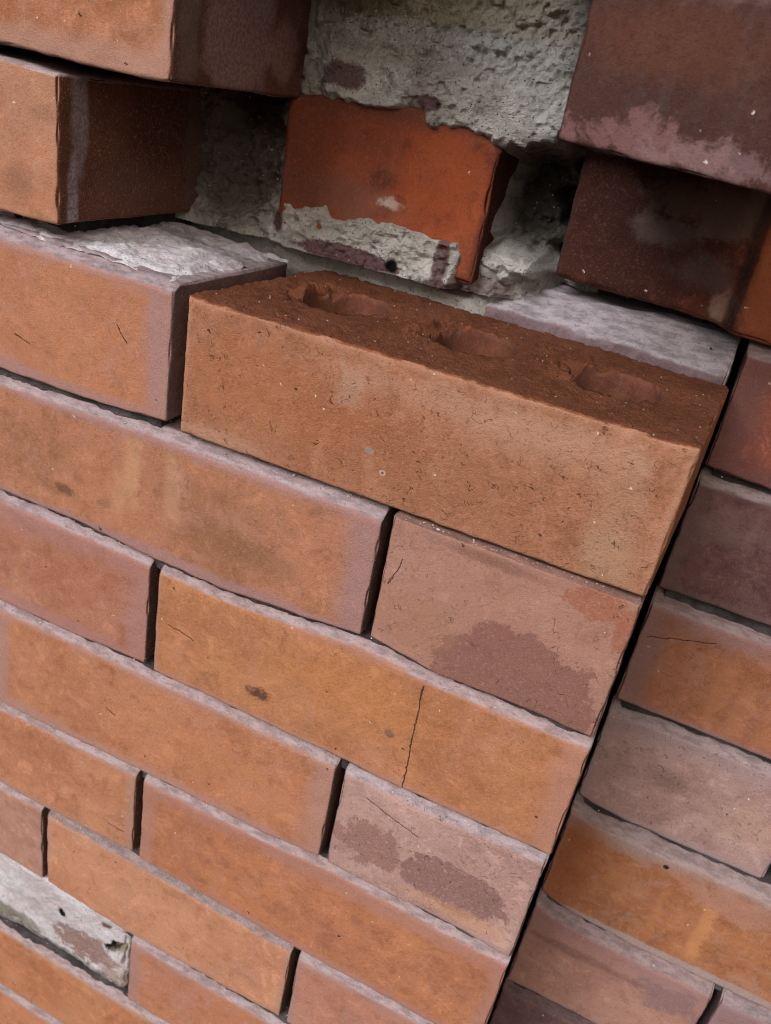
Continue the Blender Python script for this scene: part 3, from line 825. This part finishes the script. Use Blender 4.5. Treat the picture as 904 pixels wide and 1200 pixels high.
    mat = brick_material('loose_brick_clay', 99, L, H, lin(164, 106, 70), lin(156, 98, 62), rim=(3, 4, 2.5, 4), rimc=lin(190, 145, 121), rima=0.45,
                         film=lin(132, 76, 48), topa=0.97, white=0.22, tears=0.6, bump=0.0006, side=lin(136, 82, 50), dark=0.5, grain=1.2,
                         stains=[('xz', 160, 48, 36, 10, lin(180, 138, 116), .5, .6, 2.2), ('xz', 197, 10, 12, 14, lin(168, 136, 110), .5, .6, 1.8), ('xz', 60, 30, 50, 18, lin(164, 98, 58), .35, .7, 1.4),
                                 ('xz', 100.5, 14.5, 1.35, 1.2, lin(214, 206, 198), .9, .25, .8), ('xz', 100.5, 14.5, .7, .6, lin(60, 54, 50), .9, .3, .6), ('xz', 93, 22, 2.2, 1.6, lin(150, 142, 138), .9, .3, .6),
                                 ('xz', 80, 46, 5, 8, lin(176, 148, 132), .45, .6, 3.0), ('xz', 140, 52, 60, 6, lin(182, 140, 118), .5, .5, 3.2), ('xz', 30, 34, 22, 20, lin(166, 108, 72), .4, .6, 2), ('xz', 120, 20, 36, 12, lin(142, 94, 66), .4, .6, 2.4), ('xz', 195, 30, 8, 26, lin(176, 146, 122), .25, .5, 3.2), ('xz', 20, 4, 20, 4, lin(180, 142, 120), .5, .5, 3)])
    o = mesh_object('loose_brick', V, F2, mat)
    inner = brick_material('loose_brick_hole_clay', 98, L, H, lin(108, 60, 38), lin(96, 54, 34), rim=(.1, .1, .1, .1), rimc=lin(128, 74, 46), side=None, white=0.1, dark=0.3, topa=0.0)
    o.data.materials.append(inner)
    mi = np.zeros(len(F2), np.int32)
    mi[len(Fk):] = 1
    nrm = (IJK[Fk][:, :, 2] == nz - 1).all(1)
    mi[:len(Fk)][nrm] = 2
    cut = mortar_material('loose_brick_cut_clay', 97, lin(136, 84, 60), lin(122, 74, 50), dirt=0.55, sand=0.7, soil=lin(84, 48, 34), bump=0.0026)
    o.data.materials.append(cut)
    o.data.polygons.foreach_set('material_index', mi)
    o.location = (0.4 * MM, 0.3 * MM, 0.2 * MM)
    o['label'] = 'loose tan three-hole brick set into the gap of the pier'
    o['category'] = 'brick'
    return o
loose_brick()

# ---------------------------------------------------------------- grit on the ledges
def grit():
    rs = random.Random(4)
    V, F = [], []
    octa = [(1, 0, 0), (-1, 0, 0), (0, 1, 0), (0, -1, 0), (0, 0, 1), (0, 0, -1)]
    tri = [(0, 2, 4), (2, 1, 4), (1, 3, 4), (3, 0, 4), (2, 0, 5), (1, 2, 5), (3, 1, 5), (0, 3, 5)]
    use = [t for t in TOPS if t[0] is pier and t[3][0][1] < 0 and t[3][0][1] > -450 and t[2] > -80]
    for n in range(620):
        _, x0, x1, top, yf, (cd, ch) = rs.choice(use)
        x = rs.uniform(max(x0 + 2, -140), x1 - 2)
        t = rs.uniform(0.1, 1.2)
        zt = float(np.interp(x, [q[0] for q in top], [q[1] for q in top]))
        y = yf[0][1] + cd * t + 0.4
        zz = zt - ch * max(0, 1 - t)
        s = rs.uniform(0.22, 0.55) * (1.9 if rs.random() < 0.09 else 1)
        k = len(V)
        for p in octa:
            V.append((x + p[0] * s * rs.uniform(.7, 1.3), y + p[1] * s * rs.uniform(.7, 1.3), zz + s * 0.4 + p[2] * s * rs.uniform(.6, 1.2)))
        F += [tuple(k + i for i in t_) for t_ in tri]
    o = mesh_object('grit', V, F, mortar_material('grit', 31, lin(214, 208, 204), lin(180, 172, 170), dirt=0.2, sand=0.2), pier, smooth=False)
    o['kind'] = 'stuff'
grit()
